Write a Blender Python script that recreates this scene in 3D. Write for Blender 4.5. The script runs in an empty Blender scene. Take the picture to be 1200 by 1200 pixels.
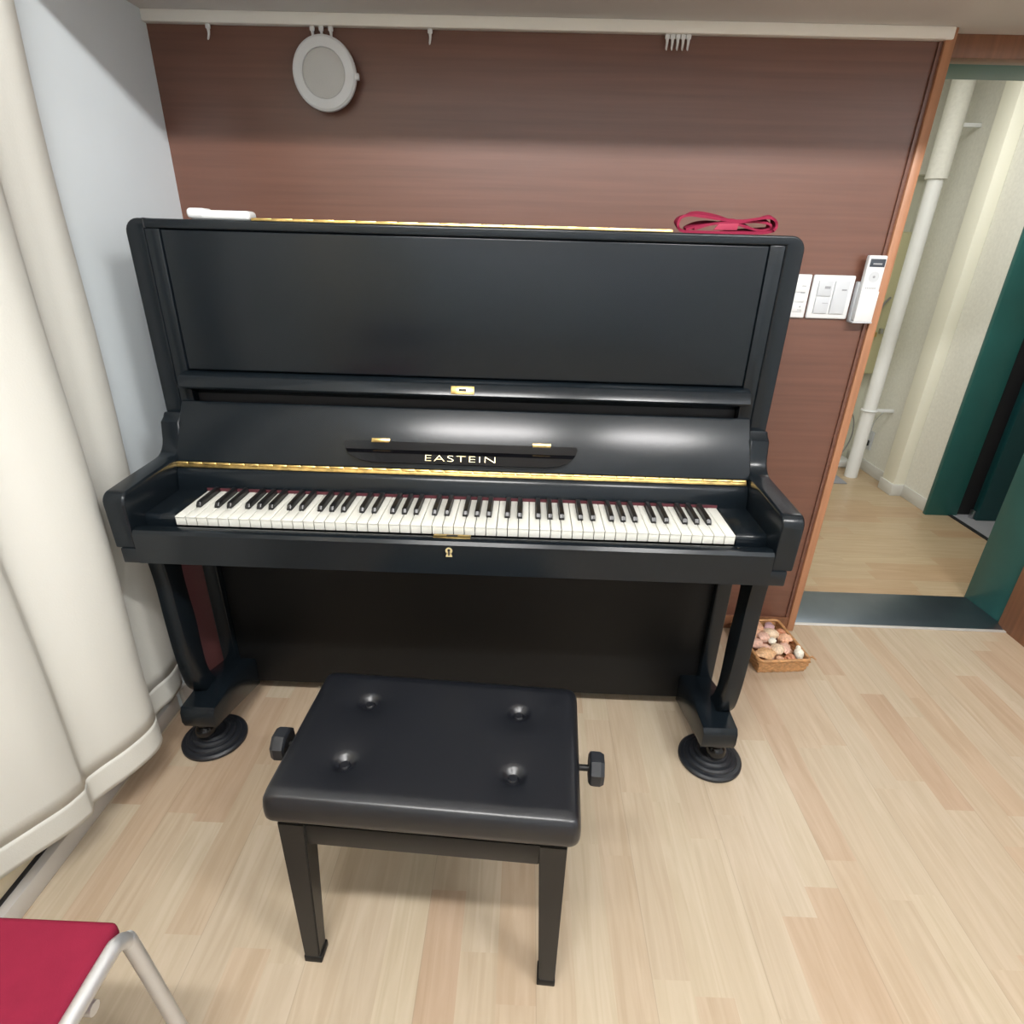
import bpy, bmesh, math, random
from mathutils import Vector, Matrix
random.seed(7)
C = bpy.context.scene.collection
PI = math.pi

# ------------------------------------------------------------------ materials
def nt(name):
    m = bpy.data.materials.new(name); m.use_nodes = True
    t = m.node_tree; b = t.nodes['Principled BSDF']
    return m, t, b
def mat(name, col, rough=.5, metal=0., spec=.5, bump=None, coat=0., noise=None, trans=0.):
    """noise=(scale xyz, amount) multiplies the colour; bump=(scale, strength)"""
    m, t, b = nt(name)
    b.inputs['Base Color'].default_value = (*col, 1)
    b.inputs['Roughness'].default_value = rough
    b.inputs['Metallic'].default_value = metal
    b.inputs['Specular IOR Level'].default_value = spec
    b.inputs['Coat Weight'].default_value = coat
    b.inputs['Transmission Weight'].default_value = trans
    tc = t.nodes.new('ShaderNodeTexCoord')
    if noise:
        mp = t.nodes.new('ShaderNodeMapping'); mp.inputs['Scale'].default_value = noise[0]
        t.links.new(tc.outputs['Object'], mp.inputs['Vector'])
        n = t.nodes.new('ShaderNodeTexNoise'); n.inputs['Scale'].default_value = 1; n.inputs['Detail'].default_value = 6
        t.links.new(mp.outputs[0], n.inputs['Vector'])
        r = t.nodes.new('ShaderNodeValToRGB')
        a = noise[1]
        r.color_ramp.elements[0].position = .3; r.color_ramp.elements[1].position = .7
        r.color_ramp.elements[0].color = (*[c * (1 - a) for c in col], 1)
        r.color_ramp.elements[1].color = (*[min(1, c * (1 + a)) for c in col], 1)
        t.links.new(n.outputs[0], r.inputs[0]); t.links.new(r.outputs[0], b.inputs['Base Color'])
    if bump:
        n = t.nodes.new('ShaderNodeTexNoise'); n.inputs['Scale'].default_value = bump[0]; n.inputs['Detail'].default_value = 4
        t.links.new(tc.outputs['Object'], n.inputs['Vector'])
        bp = t.nodes.new('ShaderNodeBump'); bp.inputs['Strength'].default_value = bump[1]; bp.inputs['Distance'].default_value = .002
        t.links.new(n.outputs[0], bp.inputs['Height']); t.links.new(bp.outputs[0], b.inputs['Normal'])
    return m

def plank_material(name, swap, sw=.0757, sl=.43, tint=(1, 1, 1), rough=.36):
    m, t, b = nt(name)
    N = t.nodes.new; L = t.links.new
    def math_(op, a, bb=None):
        n = N('ShaderNodeMath'); n.operation = op
        for i, v in enumerate((a, bb)):
            if v is None: continue
            if isinstance(v, (int, float)): n.inputs[i].default_value = v
            else: L(v, n.inputs[i])
        return n.outputs[0]
    tc = N('ShaderNodeTexCoord'); sp = N('ShaderNodeSeparateXYZ'); L(tc.outputs['Object'], sp.inputs[0])
    u, v = (sp.outputs[1], sp.outputs[0]) if swap else (sp.outputs[0], sp.outputs[1])
    us = math_('DIVIDE', math_('ADD', u, 10.0 + .013), sw)
    col = math_('FLOOR', us)
    wn = N('ShaderNodeTexWhiteNoise'); wn.noise_dimensions = '1D'; L(col, wn.inputs['W'])
    vs = math_('ADD', math_('DIVIDE', v, sl), math_('MULTIPLY', wn.outputs['Value'], 13.7))
    row = math_('FLOOR', vs)
    cb = N('ShaderNodeCombineXYZ'); L(col, cb.inputs[0]); L(row, cb.inputs[1])
    w2 = N('ShaderNodeTexWhiteNoise'); w2.noise_dimensions = '2D'; L(cb.outputs[0], w2.inputs['Vector'])
    ramp = N('ShaderNodeValToRGB'); e = ramp.color_ramp.elements
    cols = [(0, (.435, .32, .225)), (.2, (.46, .352, .25)), (.45, (.468, .380, .278)), (.7, (.474, .393, .295)), (.9, (.484, .404, .300)), (1, (.505, .426, .315))]
    e[0].position, e[0].color = 0, (*[c * k for c, k in zip(cols[0][1], tint)], 1)
    e[1].position, e[1].color = 1, (*[c * k for c, k in zip(cols[-1][1], tint)], 1)
    for p, c in cols[1:-1]:
        x = e.new(p); x.color = (*[q * k for q, k in zip(c, tint)], 1)
    L(w2.outputs['Value'], ramp.inputs[0])
    # grain: long streaks, shifted per strip
    gv = N('ShaderNodeCombineXYZ')
    L(math_('MULTIPLY', u, 46), gv.inputs[0]); L(math_('MULTIPLY', v, 3.2), gv.inputs[1]); L(math_('MULTIPLY', w2.outputs['Value'], 37), gv.inputs[2])
    g = N('ShaderNodeTexNoise'); g.inputs['Scale'].default_value = 1; g.inputs['Detail'].default_value = 7; g.inputs['Distortion'].default_value = 1.3
    L(gv.outputs[0], g.inputs['Vector'])
    gr = N('ShaderNodeMapRange'); gr.inputs['From Min'].default_value = .3; gr.inputs['From Max'].default_value = .72
    gr.inputs['To Min'].default_value = .89; gr.inputs['To Max'].default_value = 1.05; L(g.outputs[0], gr.inputs[0])
    mx = N('ShaderNodeMix'); mx.data_type = 'RGBA'; mx.blend_type = 'MULTIPLY'; mx.inputs[0].default_value = 1
    L(ramp.outputs[0], mx.inputs[6])
    cg = N('ShaderNodeCombineColor'); L(gr.outputs[0], cg.inputs[0]); L(math_('POWER', gr.outputs[0], 1.2), cg.inputs[1]); L(math_('POWER', gr.outputs[0], 1.6), cg.inputs[2])
    L(cg.outputs[0], mx.inputs[7])
    # joint lines every third strip
    bs = math_('DIVIDE', us, 3.0); fr = math_('FRACT', bs)
    near = math_('LESS_THAN', math_('ABSOLUTE', math_('SUBTRACT', fr, .5)), .496)
    dk = N('ShaderNodeMapRange'); dk.inputs['To Min'].default_value = .84; dk.inputs['To Max'].default_value = 1; L(near, dk.inputs[0])
    mx2 = N('ShaderNodeMix'); mx2.data_type = 'RGBA'; mx2.blend_type = 'MULTIPLY'; mx2.inputs[0].default_value = 1
    L(mx.outputs[2], mx2.inputs[6]); L(dk.outputs[0], mx2.inputs[7])
    L(mx2.outputs[2], b.inputs['Base Color'])
    b.inputs['Roughness'].default_value = rough; b.inputs['Specular IOR Level'].default_value = .4
    return m

M = {}
M['floor'] = plank_material('maple strip floor', False)
M['floor_b'] = plank_material('corridor strip floor', True, tint=(.93, .86, .74), rough=.3)
M['black'] = mat('satin black lacquer', (.0055, .0085, .0115), .24, spec=.35, bump=(90, .02))
M['gloss'] = mat('gloss black lacquer', (.004, .004, .005), .10, spec=.4)
M['matte_black'] = mat('dull black paint', (.009, .009, .009), .45, spec=.16)
M['ivory'] = mat('white key plastic', (.68, .68, .625), .28)
M['ebony'] = mat('black key plastic', (.008, .008, .009), .3)
M['brass'] = mat('worn brass', (.66, .47, .18), .3, metal=1., noise=((45, 45, 60), .35))
M['gold'] = mat('gold inlay', (.90, .76, .42), .35, metal=.6)
M['felt'] = mat('dark red felt', (.07, .012, .018), .9)
M['rubber'] = mat('black rubber', (.012, .014, .018), .42, spec=.45)
M['leather'] = mat('black vinyl', (.007, .008, .011), .32, spec=.55, bump=(420, .06))
M['bench_wood'] = mat('black painted wood', (.013, .0125, .012), .38, spec=.28)
M['steel'] = mat('brushed steel', (.55, .56, .58), .3, metal=1.)
M['sill'] = mat('stainless threshold', (.25, .29, .34), .33, metal=1., noise=((6, 3, 3), .08))
M['chrome'] = mat('satin grey metal', (.62, .63, .64), .42, metal=.75)
M['wall_white'] = mat('white paint with blue tint', (.735, .80, .835), .6, noise=((4, 4, 4), .012))
M['wall_plain'] = mat('plain white wall', (.74, .78, .83), .7, noise=((4, 4, 4), .015))
M['soffit'] = mat('white soffit board', (.66, .65, .63), .6, noise=((3, 3, 3), .02))
M['ceiling'] = mat('white ceiling', (.80, .80, .79), .8, noise=((5, 5, 5), .015))
M['wall_brown'] = mat('brown wood laminate', (.140, .060, .039), .34, spec=.66, noise=((2.2, 30, 75), .13))
M['wall_brown_v'] = mat('brown wood casing', (.20, .088, .045), .4, noise=((60, 60, 2.5), .18))
M['jamb_wood'] = mat('light brown wood casing', (.40, .19, .10), .4, noise=((60, 60, 2.5), .15))
M['rail'] = mat('cream rail', (.80, .78, .72), .45)
M['white_plastic'] = mat('white plastic', (.70, .715, .72), .38)
M['grey_plastic'] = mat('light grey plastic', (.55, .575, .60), .4)
M['grille'] = mat('grey speaker mesh', (.56, .56, .54), .7, bump=(900, .5))
M['ink'] = mat('grey print', (.30, .31, .33), .5)
M['lcd'] = mat('dark display', (.05, .06, .075), .2)
M['curtain'] = mat('cream curtain cloth', (.655, .65, .60), .85, spec=.2, bump=(260, .12), noise=((3, 3, 1.2), .02))
M['green'] = mat('dark green painted steel', (.016, .105, .098), .38, noise=((8, 8, 8), .06))
M['green_dark'] = mat('dark green door leaf', (.006, .045, .050), .3)
M['corr_wall'] = mat('speckled cream wallpaper', (.72, .715, .655), .75, noise=((60, 60, 60), .05), bump=(120, .3))
M['corr_back'] = mat('grey green wall', (.64, .65, .55), .75)
M['post'] = mat('cream post', (.80, .79, .68), .6)
M['pipe'] = mat('white pipe', (.80, .81, .80), .4)
M['skirt'] = mat('grey skirting', (.60, .60, .57), .55)
M['dark'] = mat('dark gap', (.012, .012, .014), .6)
M['mat_grey'] = mat('grey floor hatch', (.27, .27, .29), .6)
M['alu'] = mat('aluminium sash', (.62, .60, .57), .4, metal=.3)
M['pane'] = mat('pane coloured as mirrored floor', (.66, .57, .40), .22, spec=.5)  # tan base colour stands in for the floor's reflection in the glass
M['red_cloth'] = mat('crimson seat cloth', (.205, .013, .036), .85, spec=.15, bump=(600, .25), noise=((30, 30, 30), .05))
M['red_strap'] = mat('crimson webbing', (.21, .012, .040), .75, spec=.2, bump=(500, .2))
M['wicker'] = mat('tan wicker', (.46, .24, .10), .6, noise=((70, 70, 130), .35))
M['wire_grey'] = mat('grey cable', (.25, .25, .25), .5)

# ------------------------------------------------------------------ mesh helpers
def join(dst, src):
    me = bpy.data.meshes.new('tmp'); src.to_mesh(me); src.free(); dst.from_mesh(me); bpy.data.meshes.remove(me)
def new(): return bmesh.new()
def bx(bm, x0, x1, y0, y1, z0, z1, bev=0., seg=2):
    t = new(); bmesh.ops.create_cube(t, size=1)
    for v in t.verts:
        v.co = Vector(((x0 + x1) / 2 + v.co.x * (x1 - x0), (y0 + y1) / 2 + v.co.y * (y1 - y0), (z0 + z1) / 2 + v.co.z * (z1 - z0)))
    if bev: bmesh.ops.bevel(t, geom=list(t.edges), offset=bev, segments=seg, profile=.5, affect='EDGES')
    join(bm, t); return bm
def prism(bm, pts, axis, a0, a1, bev=0., seg=2):
    """pts in the other two axes (x: (y,z); y: (x,z); z: (x,y))"""
    t = new()
    def P(p, a): return {'x': (a, p[0], p[1]), 'y': (p[0], a, p[1]), 'z': (p[0], p[1], a)}[axis]
    A = [t.verts.new(P(p, a0)) for p in pts]; B = [t.verts.new(P(p, a1)) for p in pts]
    f0 = t.faces.new(A); f1 = t.faces.new(B[::-1]); n = len(pts)
    for i in range(n): t.faces.new((A[i], B[i], B[(i + 1) % n], A[(i + 1) % n]))
    bmesh.ops.recalc_face_normals(t, faces=list(t.faces))
    if bev:
        es = list(f0.edges) + list(f1.edges)
        bmesh.ops.bevel(t, geom=es, offset=bev, segments=seg, profile=.5, affect='EDGES')
    join(bm, t); return bm
def tube(bm, path, r, seg=12, caps=True, closed=False):
    t = new(); pts = [Vector(p) for p in path]; n = len(pts); rings = []
    up = None
    for i, p in enumerate(pts):
        a = pts[i - 1] if (i > 0 or closed) else p; b = pts[(i + 1) % n] if (i < n - 1 or closed) else p
        d = (b - a).normalized()
        if up is None:
            up = Vector((0, 0, 1)) if abs(d.z) < .9 else Vector((1, 0, 0))
        s = d.cross(up).normalized(); up = s.cross(d).normalized()
        rr = r[i] if isinstance(r, (list, tuple)) else r
        rings.append([t.verts.new(p + (s * math.cos(2 * PI * k / seg) + up * math.sin(2 * PI * k / seg)) * rr) for k in range(seg)])
    for i in range(n if closed else n - 1):
        A, B = rings[i], rings[(i + 1) % n]
        for k in range(seg): t.faces.new((A[k], A[(k + 1) % seg], B[(k + 1) % seg], B[k]))
    if caps and not closed: t.faces.new(rings[0][::-1]); t.faces.new(rings[-1])
    bmesh.ops.recalc_face_normals(t, faces=list(t.faces))
    join(bm, t); return bm
def lathe(bm, prof, seg=32, mtx=None):
    t = new(); rings = []
    for r, z in prof:
        if r < 1e-6: rings.append([t.verts.new((0, 0, z))])
        else: rings.append([t.verts.new((r * math.cos(2 * PI * k / seg), r * math.sin(2 * PI * k / seg), z)) for k in range(seg)])
    for A, B in zip(rings, rings[1:]):
        for k in range(seg):
            q = (k + 1) % seg
            if len(A) == 1 and len(B) == 1: continue
            if len(A) == 1: t.faces.new((A[0], B[k], B[q]))
            elif len(B) == 1: t.faces.new((A[k], A[q], B[0]))
            else: t.faces.new((A[k], A[q], B[q], B[k]))
    if len(rings[0]) > 1: t.faces.new(rings[0][::-1])
    if len(rings[-1]) > 1: t.faces.new(rings[-1])
    bmesh.ops.recalc_face_normals(t, faces=list(t.faces))
    if mtx is not None: bmesh.ops.transform(t, matrix=mtx, verts=list(t.verts))
    join(bm, t); return bm
def arc(cx, cy, r, a0, a1, n=8):
    return [(cx + r * math.cos(math.radians(a0 + (a1 - a0) * i / n)), cy + r * math.sin(math.radians(a0 + (a1 - a0) * i / n))) for i in range(n + 1)]
def spline(pts, sub=8):
    out = []; P = [Vector(p) for p in pts]; n = len(P)
    for i in range(n - 1):
        p0, p1, p2, p3 = P[max(i - 1, 0)], P[i], P[i + 1], P[min(i + 2, n - 1)]
        for k in range(sub):
            t = k / sub
            out.append(.5 * ((2 * p1) + (p2 - p0) * t + (2 * p0 - 5 * p1 + 4 * p2 - p3) * t * t + (3 * p1 - p0 - 3 * p2 + p3) * t ** 3))
    out.append(P[-1]); return out

base = {}
def obj(name, bm, m, parent=None, local=False, label=None, smooth=35):
    """link bm as ONE mesh object; its vertices are in scene coordinates unless local"""
    off = base.get(parent.name, Vector()) if parent is not None else Vector()
    if not local and off.length > 0:
        bmesh.ops.translate(bm, vec=-off, verts=list(bm.verts))
    me = bpy.data.meshes.new(name); bm.to_mesh(me); bm.free()
    for p in me.polygons: p.use_smooth = True
    me.set_sharp_from_angle(angle=math.radians(smooth))
    me.materials.append(m)
    o = bpy.data.objects.new(name, me); C.objects.link(o)
    if parent is not None:
        o.parent = parent; base[o.name] = off.copy()
    if label: o['label'] = label
    return o
def tag(o, label, cat, group=None):
    o['label'] = label; o['category'] = cat
    if group: o['group'] = group
    return o
def thing(name, label, cat, loc=(0, 0, 0), rz=0, group=None):
    o = bpy.data.objects.new(name, None); C.objects.link(o)
    o.empty_display_size = .1
    o.location = loc; o.rotation_euler = (0, 0, rz); base[o.name] = Vector(loc)
    return tag(o, label, cat, group)
def solo(name, bm, m, label, cat, loc, group=None, local=False, rot=None):
    """a thing that is one mesh, its origin at its base"""
    if not local: bmesh.ops.translate(bm, vec=-Vector(loc), verts=list(bm.verts))
    o = obj(name, bm, m); o.location = loc
    if rot: o.rotation_euler = rot
    return tag(o, label, cat, group)
def struct(name, bm, m, parent=None, smooth=35):
    o = obj(name, bm, m, parent, smooth=smooth)
    if parent is None: o['kind'] = 'structure'
    return o
def dup(o, parent, loc):
    c = o.copy(); C.objects.link(c); c.parent = parent; c.location = loc; return c
def text_bm(s, size, sx=1., depth=.0006):
    cu = bpy.data.curves.new('lettering', 'FONT'); cu.body = s; cu.size = size; cu.align_x = 'CENTER'; cu.align_y = 'CENTER'; cu.extrude = depth / 2; cu.space_character = 1.12; cu.offset = -.0005
    o = bpy.data.objects.new('lettering', cu); C.objects.link(o)
    dg = bpy.context.evaluated_depsgraph_get(); me = bpy.data.meshes.new_from_object(o.evaluated_get(dg))
    bm = new(); bm.from_mesh(me)
    bpy.data.objects.remove(o); bpy.data.curves.remove(cu); bpy.data.meshes.remove(me)
    bmesh.ops.scale(bm, vec=(sx, 1, 1), verts=list(bm.verts))
    return bm

# ------------------------------------------------------------------ setting
XL, YW = -.854, .715           # left wall plane, brown wall plane
ZS = 1.807                     # underside of the soffit
struct('floor', bx(new(), -.95, 2.10, -4.2, .80, -.05, 0), M['floor'])
struct('floor_corridor', bx(new(), 1.10, 3.3, .80, 3.0, -.05, 0), M['floor_b'])
struct('wall_back', bx(new(), -1.0, 1.185, YW, .99, 0, 2.6), M['wall_brown'])
# left wall: solid by the corner, window toward the viewer
b = new(); bx(b, -1.0, XL, .19, YW + .1, 0, 2.6); bx(b, -1.0, XL, -4.2, .19, 2.05, 2.6); bx(b, -1.0, XL, -4.2, -3.4, 0, 2.05)
struct('wall_left', b, M['wall_white'])
w = struct('window_1', bx(new(), -.900, -.889, -3.4, .19, .05, 2.05), M['pane'])
b = new(); bx(b, -.93, -.858, -3.4, .185, 0, .050, .003); bx(b, -.93, -.885, .14, .19, .05, 2.05, .003); bx(b, -.93, -.872, -3.4, -3.365, .048, 2.05, .003)
bx(b, -.93, -.872, -3.4, .19, 2.015, 2.05, .003); bx(b, -.935, -.88, -1.62, -1.58, .048, 2.015, .003)
obj('window_frame', b, M['alu'], w)
obj('gasket', bx(new(), -.889, -.880, -3.36, .185, .049, .0535), M['dark'], w)
struct('baseboard_left', bx(new(), XL, XL + .012, .19, YW, 0, .07, .003), M['alu'])
struct('baseboard_back', bx(new(), XL, 1.16, YW - .010, YW, 0, .055, .003), M['wall_brown_v'])
struct('ceiling', bx(new(), -1.0, 2.2, -4.3, .35, 2.50, 2.6), M['ceiling'])
struct('ceiling_soffit', bx(new(), -1.0, 2.2, .117, .99, ZS, 2.55), M['soffit'])
struct('wall_rear', bx(new(), -1.0, 2.2, -4.3, -4.2, 0, 2.6), M['wall_plain'])
b = new(); bx(b, 2.02, 2.12, -4.2, -.3, 0, 2.6)
struct('wall_right', b, M['wall_plain'])
struct('wall_right_wing', bx(new(), 2.01, 2.12, -.3, .79, 0, 2.6), M['wall_brown_v'])
# picture rail, wood casings
struct('trim_1', bx(new(), XL, 1.175, YW - .022, YW, 1.781, ZS, .003), M['rail'])
b = new(); bx(b, 1.160, 1.185, .700, .80, 0, ZS, .002)
struct('trim_2', b, M['jamb_wood'])
struct('trim_3', bx(new(), 1.185, 2.01, .745, .80, 1.757, ZS, .002), M['wall_brown_v'])
struct('trim_4', bx(new(), 1.150, 1.160, .7085, YW, 0, 1.781), M['wall_brown'])
# green steel door frame of the opening
fr = struct('door_1', bx(new(), 2.015, 2.12, .79, .99, 0, ZS, .002), M['green'])
b = new(); bx(b, 1.185, 2.12, .80, .985, 1.765, 1.85, .002); obj('frame_head', b, M['green'], fr)
b = new(); bx(b, 1.17, 1.19, .80, .985, 0, 1.80, .002); obj('frame_side', b, M['green'], fr)
prism(b := new(), [(.755, 0), (.985, 0), (.985, .005), (.80, .012), (.755, .002)], 'x', 1.185, 2.015); obj('threshold', b, M['sill'], fr)
b = new(); bx(b, 1.19, 1.235, .85, .93, 1.735, 1.765, .004); tube(b, [(1.225, .86, 1.745), (1.25, .85, 1.735), (1.25, .84, 1.72)], .006); obj('closer_bracket', b, M['steel'], fr)
struct('trim_5', bx(new(), 1.185, 2.01, .742, .756, 0, .004, .001), M['alu'])
# corridor beyond the opening
XC = 2.40
b = new(); bx(b, XC, XC + .1, 1.87, 3.0, 0, 2.3)
struct('wall_corridor_right', b, M['corr_wall'])
struct('wall_corridor_back', bx(new(), .6, 3.3, 2.78, 2.9, 0, 2.3), M['corr_back'])
b = new(); bx(b, .6, 1.0, .985, 2.78, 0, 2.3); struct('wall_corridor_left', b, M['corr_wall'])
struct('ceiling_corridor', bx(new(), .6, 3.4, .985, 2.9, 2.2, 2.3), M['ceiling'])
struct('trim_6', bx(new(), XC - .065, XC, 2.12, 2.24, 0, 2.2, .004), M['post'])
b = new(); bx(b, XC - .008, XC, 2.24, 2.78, 0, .07, .002); bx(b, XC - .008, XC, 1.87, 2.12, 0, .07, .002); bx(b, XC - .072, XC, 2.113, 2.247, 0, .07, .003)
struct('baseboard_corridor', b, M['skirt'])
struct('trim_7', bx(new(), 1.8, 2.39, 2.70, 2.78, 1.71, 2.2, .003), M['corr_wall'])
# green metal door in the corridor
d2 = struct('door_2', bx(new(), 2.375, 2.545, 1.845, 1.87, 0, 2.2, .002), M['green'])
obj('door_leaf', bx(new(), 2.605, 3.2, 1.78, 1.825, .005, 2.2, .002), M['green_dark'], d2)
obj('slot', bx(new(), 2.50, 2.66, 1.86, 1.89, 0, 2.2), M['dark'], d2)
obj('sill_track', bx(new(), 2.500, 2.520, .985, 1.845, 0, .006), M['dark'], d2)
obj('door_sill', bx(new(), 2.52, 3.2, .985, 1.86, 0, .004), M['mat_grey'], d2)
obj('guide_shoe', bx(new(), 2.595, 2.615, 1.80, 1.83, .004, .05, .003), M['steel'], d2)
struct('wall_corridor_end', bx(new(), 3.2, 3.3, .9, 2.9, 0, 2.3), M['corr_back'])
b = new(); bx(b, 2.12, 3.3, .90, .985, 0, 2.3); struct('wall_corridor_front', b, M['corr_wall'])

# corridor things
b = new(); tube(b, [(2.255, 2.43, .0), (2.255, 2.43, 2.2)], .038, 24)
pp = thing('drain_pipe', 'white vertical pipe in the corridor corner beyond the doorway', 'pipe', (2.255, 2.43, 0))
obj('pipe_shaft', b, M['pipe'], pp)
obj('sleeve', tube(new(), [(2.255, 2.43, 1.66), (2.255, 2.43, 2.2)], .052, 24), M['corr_wall'], pp)
for z in (.43, 1.90):
    b = new(); tube(b, [(2.255 + .041 * math.cos(a), 2.43 + .041 * math.sin(a), z) for a in [i * 2 * PI / 24 for i in range(24)]], .007, 8, closed=True)
    bx(b, 2.29, XC, 2.42, 2.442, z - .009, z + .009, .002)
    obj('pipe_clamp', b, M['white_plastic'], pp)
ot = thing('power_outlet', 'grey wall outlet with dark plug low beside the white pipe', 'outlet', (XC, 2.575, .16))
obj('cover_plate', bx(new(), XC - .008, XC, 2.54, 2.61, .14, .26, .003), M['grey_plastic'], ot)
obj('plug', bx(new(), XC - .035, XC - .008, 2.56, 2.595, .165, .20, .004), M['dark'], ot)
b = new(); tube(b, [tuple(p) for p in spline([(XC - .012, 2.575, .26), (XC - .02, 2.55, .33), (XC - .03, 2.49, .39), (XC - .02, 2.475, .42)], 6)], .003, 6); obj('plug_cord', b, M['grey_plastic'], ot)
solo('floor_hatch', bx(new(), 1.75, 2.16, 2.28, 2.60, 0, .008, .002), M['mat_grey'], 'flat grey mat on the corridor floor left of the white pipe', 'mat', (1.95, 2.44, 0))
b = new(); bx(b, 2.17, 2.33, 2.58, 2.72, .0, .050, .012, 3)
rt = thing('router_box', 'small white box on the corridor floor behind the pipe', 'box', (2.25, 2.65, 0))
obj('housing', b, M['white_plastic'], rt)
b = new(); tube(b, [tuple(p) for p in spline([(2.255, 2.65, .048), (2.30, 2.66, .10), (2.335, 2.68, .20), (2.325, 2.69, .30), (2.285, 2.70, .38), (2.27, 2.71, .42)], 6)], .004, 6); obj('cable', b, M['wire_grey'], rt)
mb = thing('meter_box', 'pale yellow meter box on the corridor back wall behind the wood casing', 'meter box', (2.30, 2.74, .6))
obj('box_body', bx(new(), 2.20, 2.375, 2.70, 2.785, .60, 1.42, .012, 3), mat('pale yellow enamel', (.62, .60, .38), .5), mb)
b = new(); tube(b, [tuple(p) for p in spline([(2.345, 2.695, 1.06), (2.30, 2.67, 1.02), (2.285, 2.67, .95), (2.30, 2.69, .88)], 6)], .006, 8); obj('meter_hose', b, M['wire_grey'], mb)
obj('valve', bx(new(), 2.285, 2.315, 2.675, 2.70, .83, .86, .004), M['brass'], mb)
obj('valve', bx(new(), 2.33, 2.35, 2.675, 2.70, .85, .88, .004), M['steel'], mb)

# ------------------------------------------------------------------ upright piano
P0 = (0, .25, 0)
piano = thing('upright_piano', 'black satin upright piano with open keyboard against the brown wall', 'piano', P0)
W = .73; IN = .69
# case: sides and top rim as one rounded shell
outer = [(-W, .05)] + [(-W, 1.295)] + arc(-W + .03, 1.295, .03, 180, 90, 6)[1:] + arc(W - .03, 1.295, .03, 90, 0, 6) + [(W, .05)]
inner = [(IN, .05), (IN, 1.306), (-IN, 1.306), (-IN, .05)]
b = new(); prism(b, outer + inner, 'y', .24, .60, .004, 3)
obj('case', b, M['black'], piano)
obj('back_board', bx(new(), -IN, IN, .56, .595, .06, 1.306), M['matte_black'], piano)
obj('lid_seam', bx(new(), -.688, -.685, .2396, .29, 1.306, 1.3256), M['dark'], piano)
b = new()
bx(b, -.462, .452, .262, .274, 1.3245, 1.3295, .002)
for i in range(20): bx(b, -.462 + i * .0457, -.462 + i * .0457 + .0448, .2645, .2715, 1.327, 1.3315, .0015)
obj('lid_hinge', b, M['brass'], piano)
# upper front: stiles, panel, ledge
for s in (-1, 1):
    x0, x1 = sorted((s * .6575, s * .6895))
    obj('stile', bx(new(), x0, x1, .2425, .27, .90, 1.3055, .002), M['black'], piano)
b = new(); bx(b, -.6565, .6565, .2455, .275, 1.004, 1.3045, .003, 3)
obj('upper_panel', b, M['black'], piano)
obj('panel_recess', bx(new(), -.69, .69, .272, .28, .80, 1.306), M['dark'], piano)
led = obj('ledge', prism(new(), [(.262, 1.002), (.232, .998), (.222, .992), (.211, .971), (.214, .966), (.235, .962), (.262, .945)], 'x', -.672, .672, .003, 2), M['black'], piano)
k = .035 / .012
b = new(); bx(b, -.027, .027, -.0095, .0095, 0, .0016, .0006)
mt = Matrix.Translation((.0, .2162, .9815)) @ Matrix.Rotation(math.atan2(.021, .011), 4, 'X')
bmesh.ops.transform(b, matrix=mt, verts=list(b.verts)); lp = obj('lock_plate', b, M['brass'], led)
b = new(); bx(b, -.009, .009, -.003, .003, .0012, .0022); bmesh.ops.transform(b, matrix=mt, verts=list(b.verts)); obj('keyhole', b, M['dark'], lp)
# fallboard, leaning back
F0, F1 = Vector((0, .167, .800)), Vector((0, .240, .931))
fd = (F1 - F0).normalized(); fn = Vector((0, -fd.z, fd.y))      # outward normal
FM = Matrix(((1, 0, 0, 0), (0, fd.y, fn.y, F0.y), (0, fd.z, fn.z, F0.z), (0, 0, 0, 1)))   # local (x, up the board, outward)
FL = (F1 - F0).length
b = new(); bx(b, -.688, .688, 0, FL, -.022, 0, .004, 3); bmesh.ops.transform(b, matrix=FM, verts=list(b.verts))
fall = obj('fallboard', b, M['black'], piano)
b = new()
bx(b, -.690, .678, -.0135, -.001, -.014, .0015, .001)
for i in range(40): bx(b, -.690 + i * .0342, -.690 + i * .0342 + .0334, -.0065, -.0005, -.006, .0045, .002)
bmesh.ops.transform(b, matrix=FM, verts=list(b.verts)); obj('long_hinge', b, M['brass'], fall)
# fold-out music flap with inlaid lettering: outline with big round lower corners, L-shaped section
fx0, fx1, fz0, fz1 = -.283, .276, .012, .064
t = new()
def lift(v): # outward offset of the flap face as a function of height
    q = (v - fz0) / (fz1 - fz0)
    return .016 if q < .42 else .016 - .010 * ((q - .42) / .2) if q < .62 else .006
nx = 60; rows = [0, .08, .16, .24, .32, .40, .44, .50, .56, .62, .70, .8, .9, 1]
grid = []
for q in rows:
    # half width shrinks toward the bottom in a rounded corner
    sh = .075 * (1 - math.sqrt(max(0, 1 - (1 - min(1, q / .95)) ** 2)))
    xa, xb = fx0 + sh, fx1 - sh
    if q > .93: xa += .004; xb -= .004
    v = fz0 + q * (fz1 - fz0)
    grid.append([(xa + (xb - xa) * i / nx, v, lift(v)) for i in range(nx + 1)])
G = [[t.verts.new(p) for p in r] for r in grid]; H = [[t.verts.new((p[0], p[1], 0)) for p in r] for r in grid]
nr = len(G)
for j in range(nr - 1):
    for i in range(nx): t.faces.new((G[j][i], G[j][i + 1], G[j + 1][i + 1], G[j + 1][i]))
for j in range(nr - 1):
    for i, sgn in ((0, 1), (nx, -1)):
        q = (G[j][i], G[j + 1][i], H[j + 1][i], H[j][i]); t.faces.new(q if sgn > 0 else q[::-1])
for i in range(nx):
    t.faces.new((G[0][i], H[0][i], H[0][i + 1], G[0][i + 1])); t.faces.new((G[-1][i], G[-1][i + 1], H[-1][i + 1], H[-1][i]))
bmesh.ops.recalc_face_normals(t, faces=list(t.faces))
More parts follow.
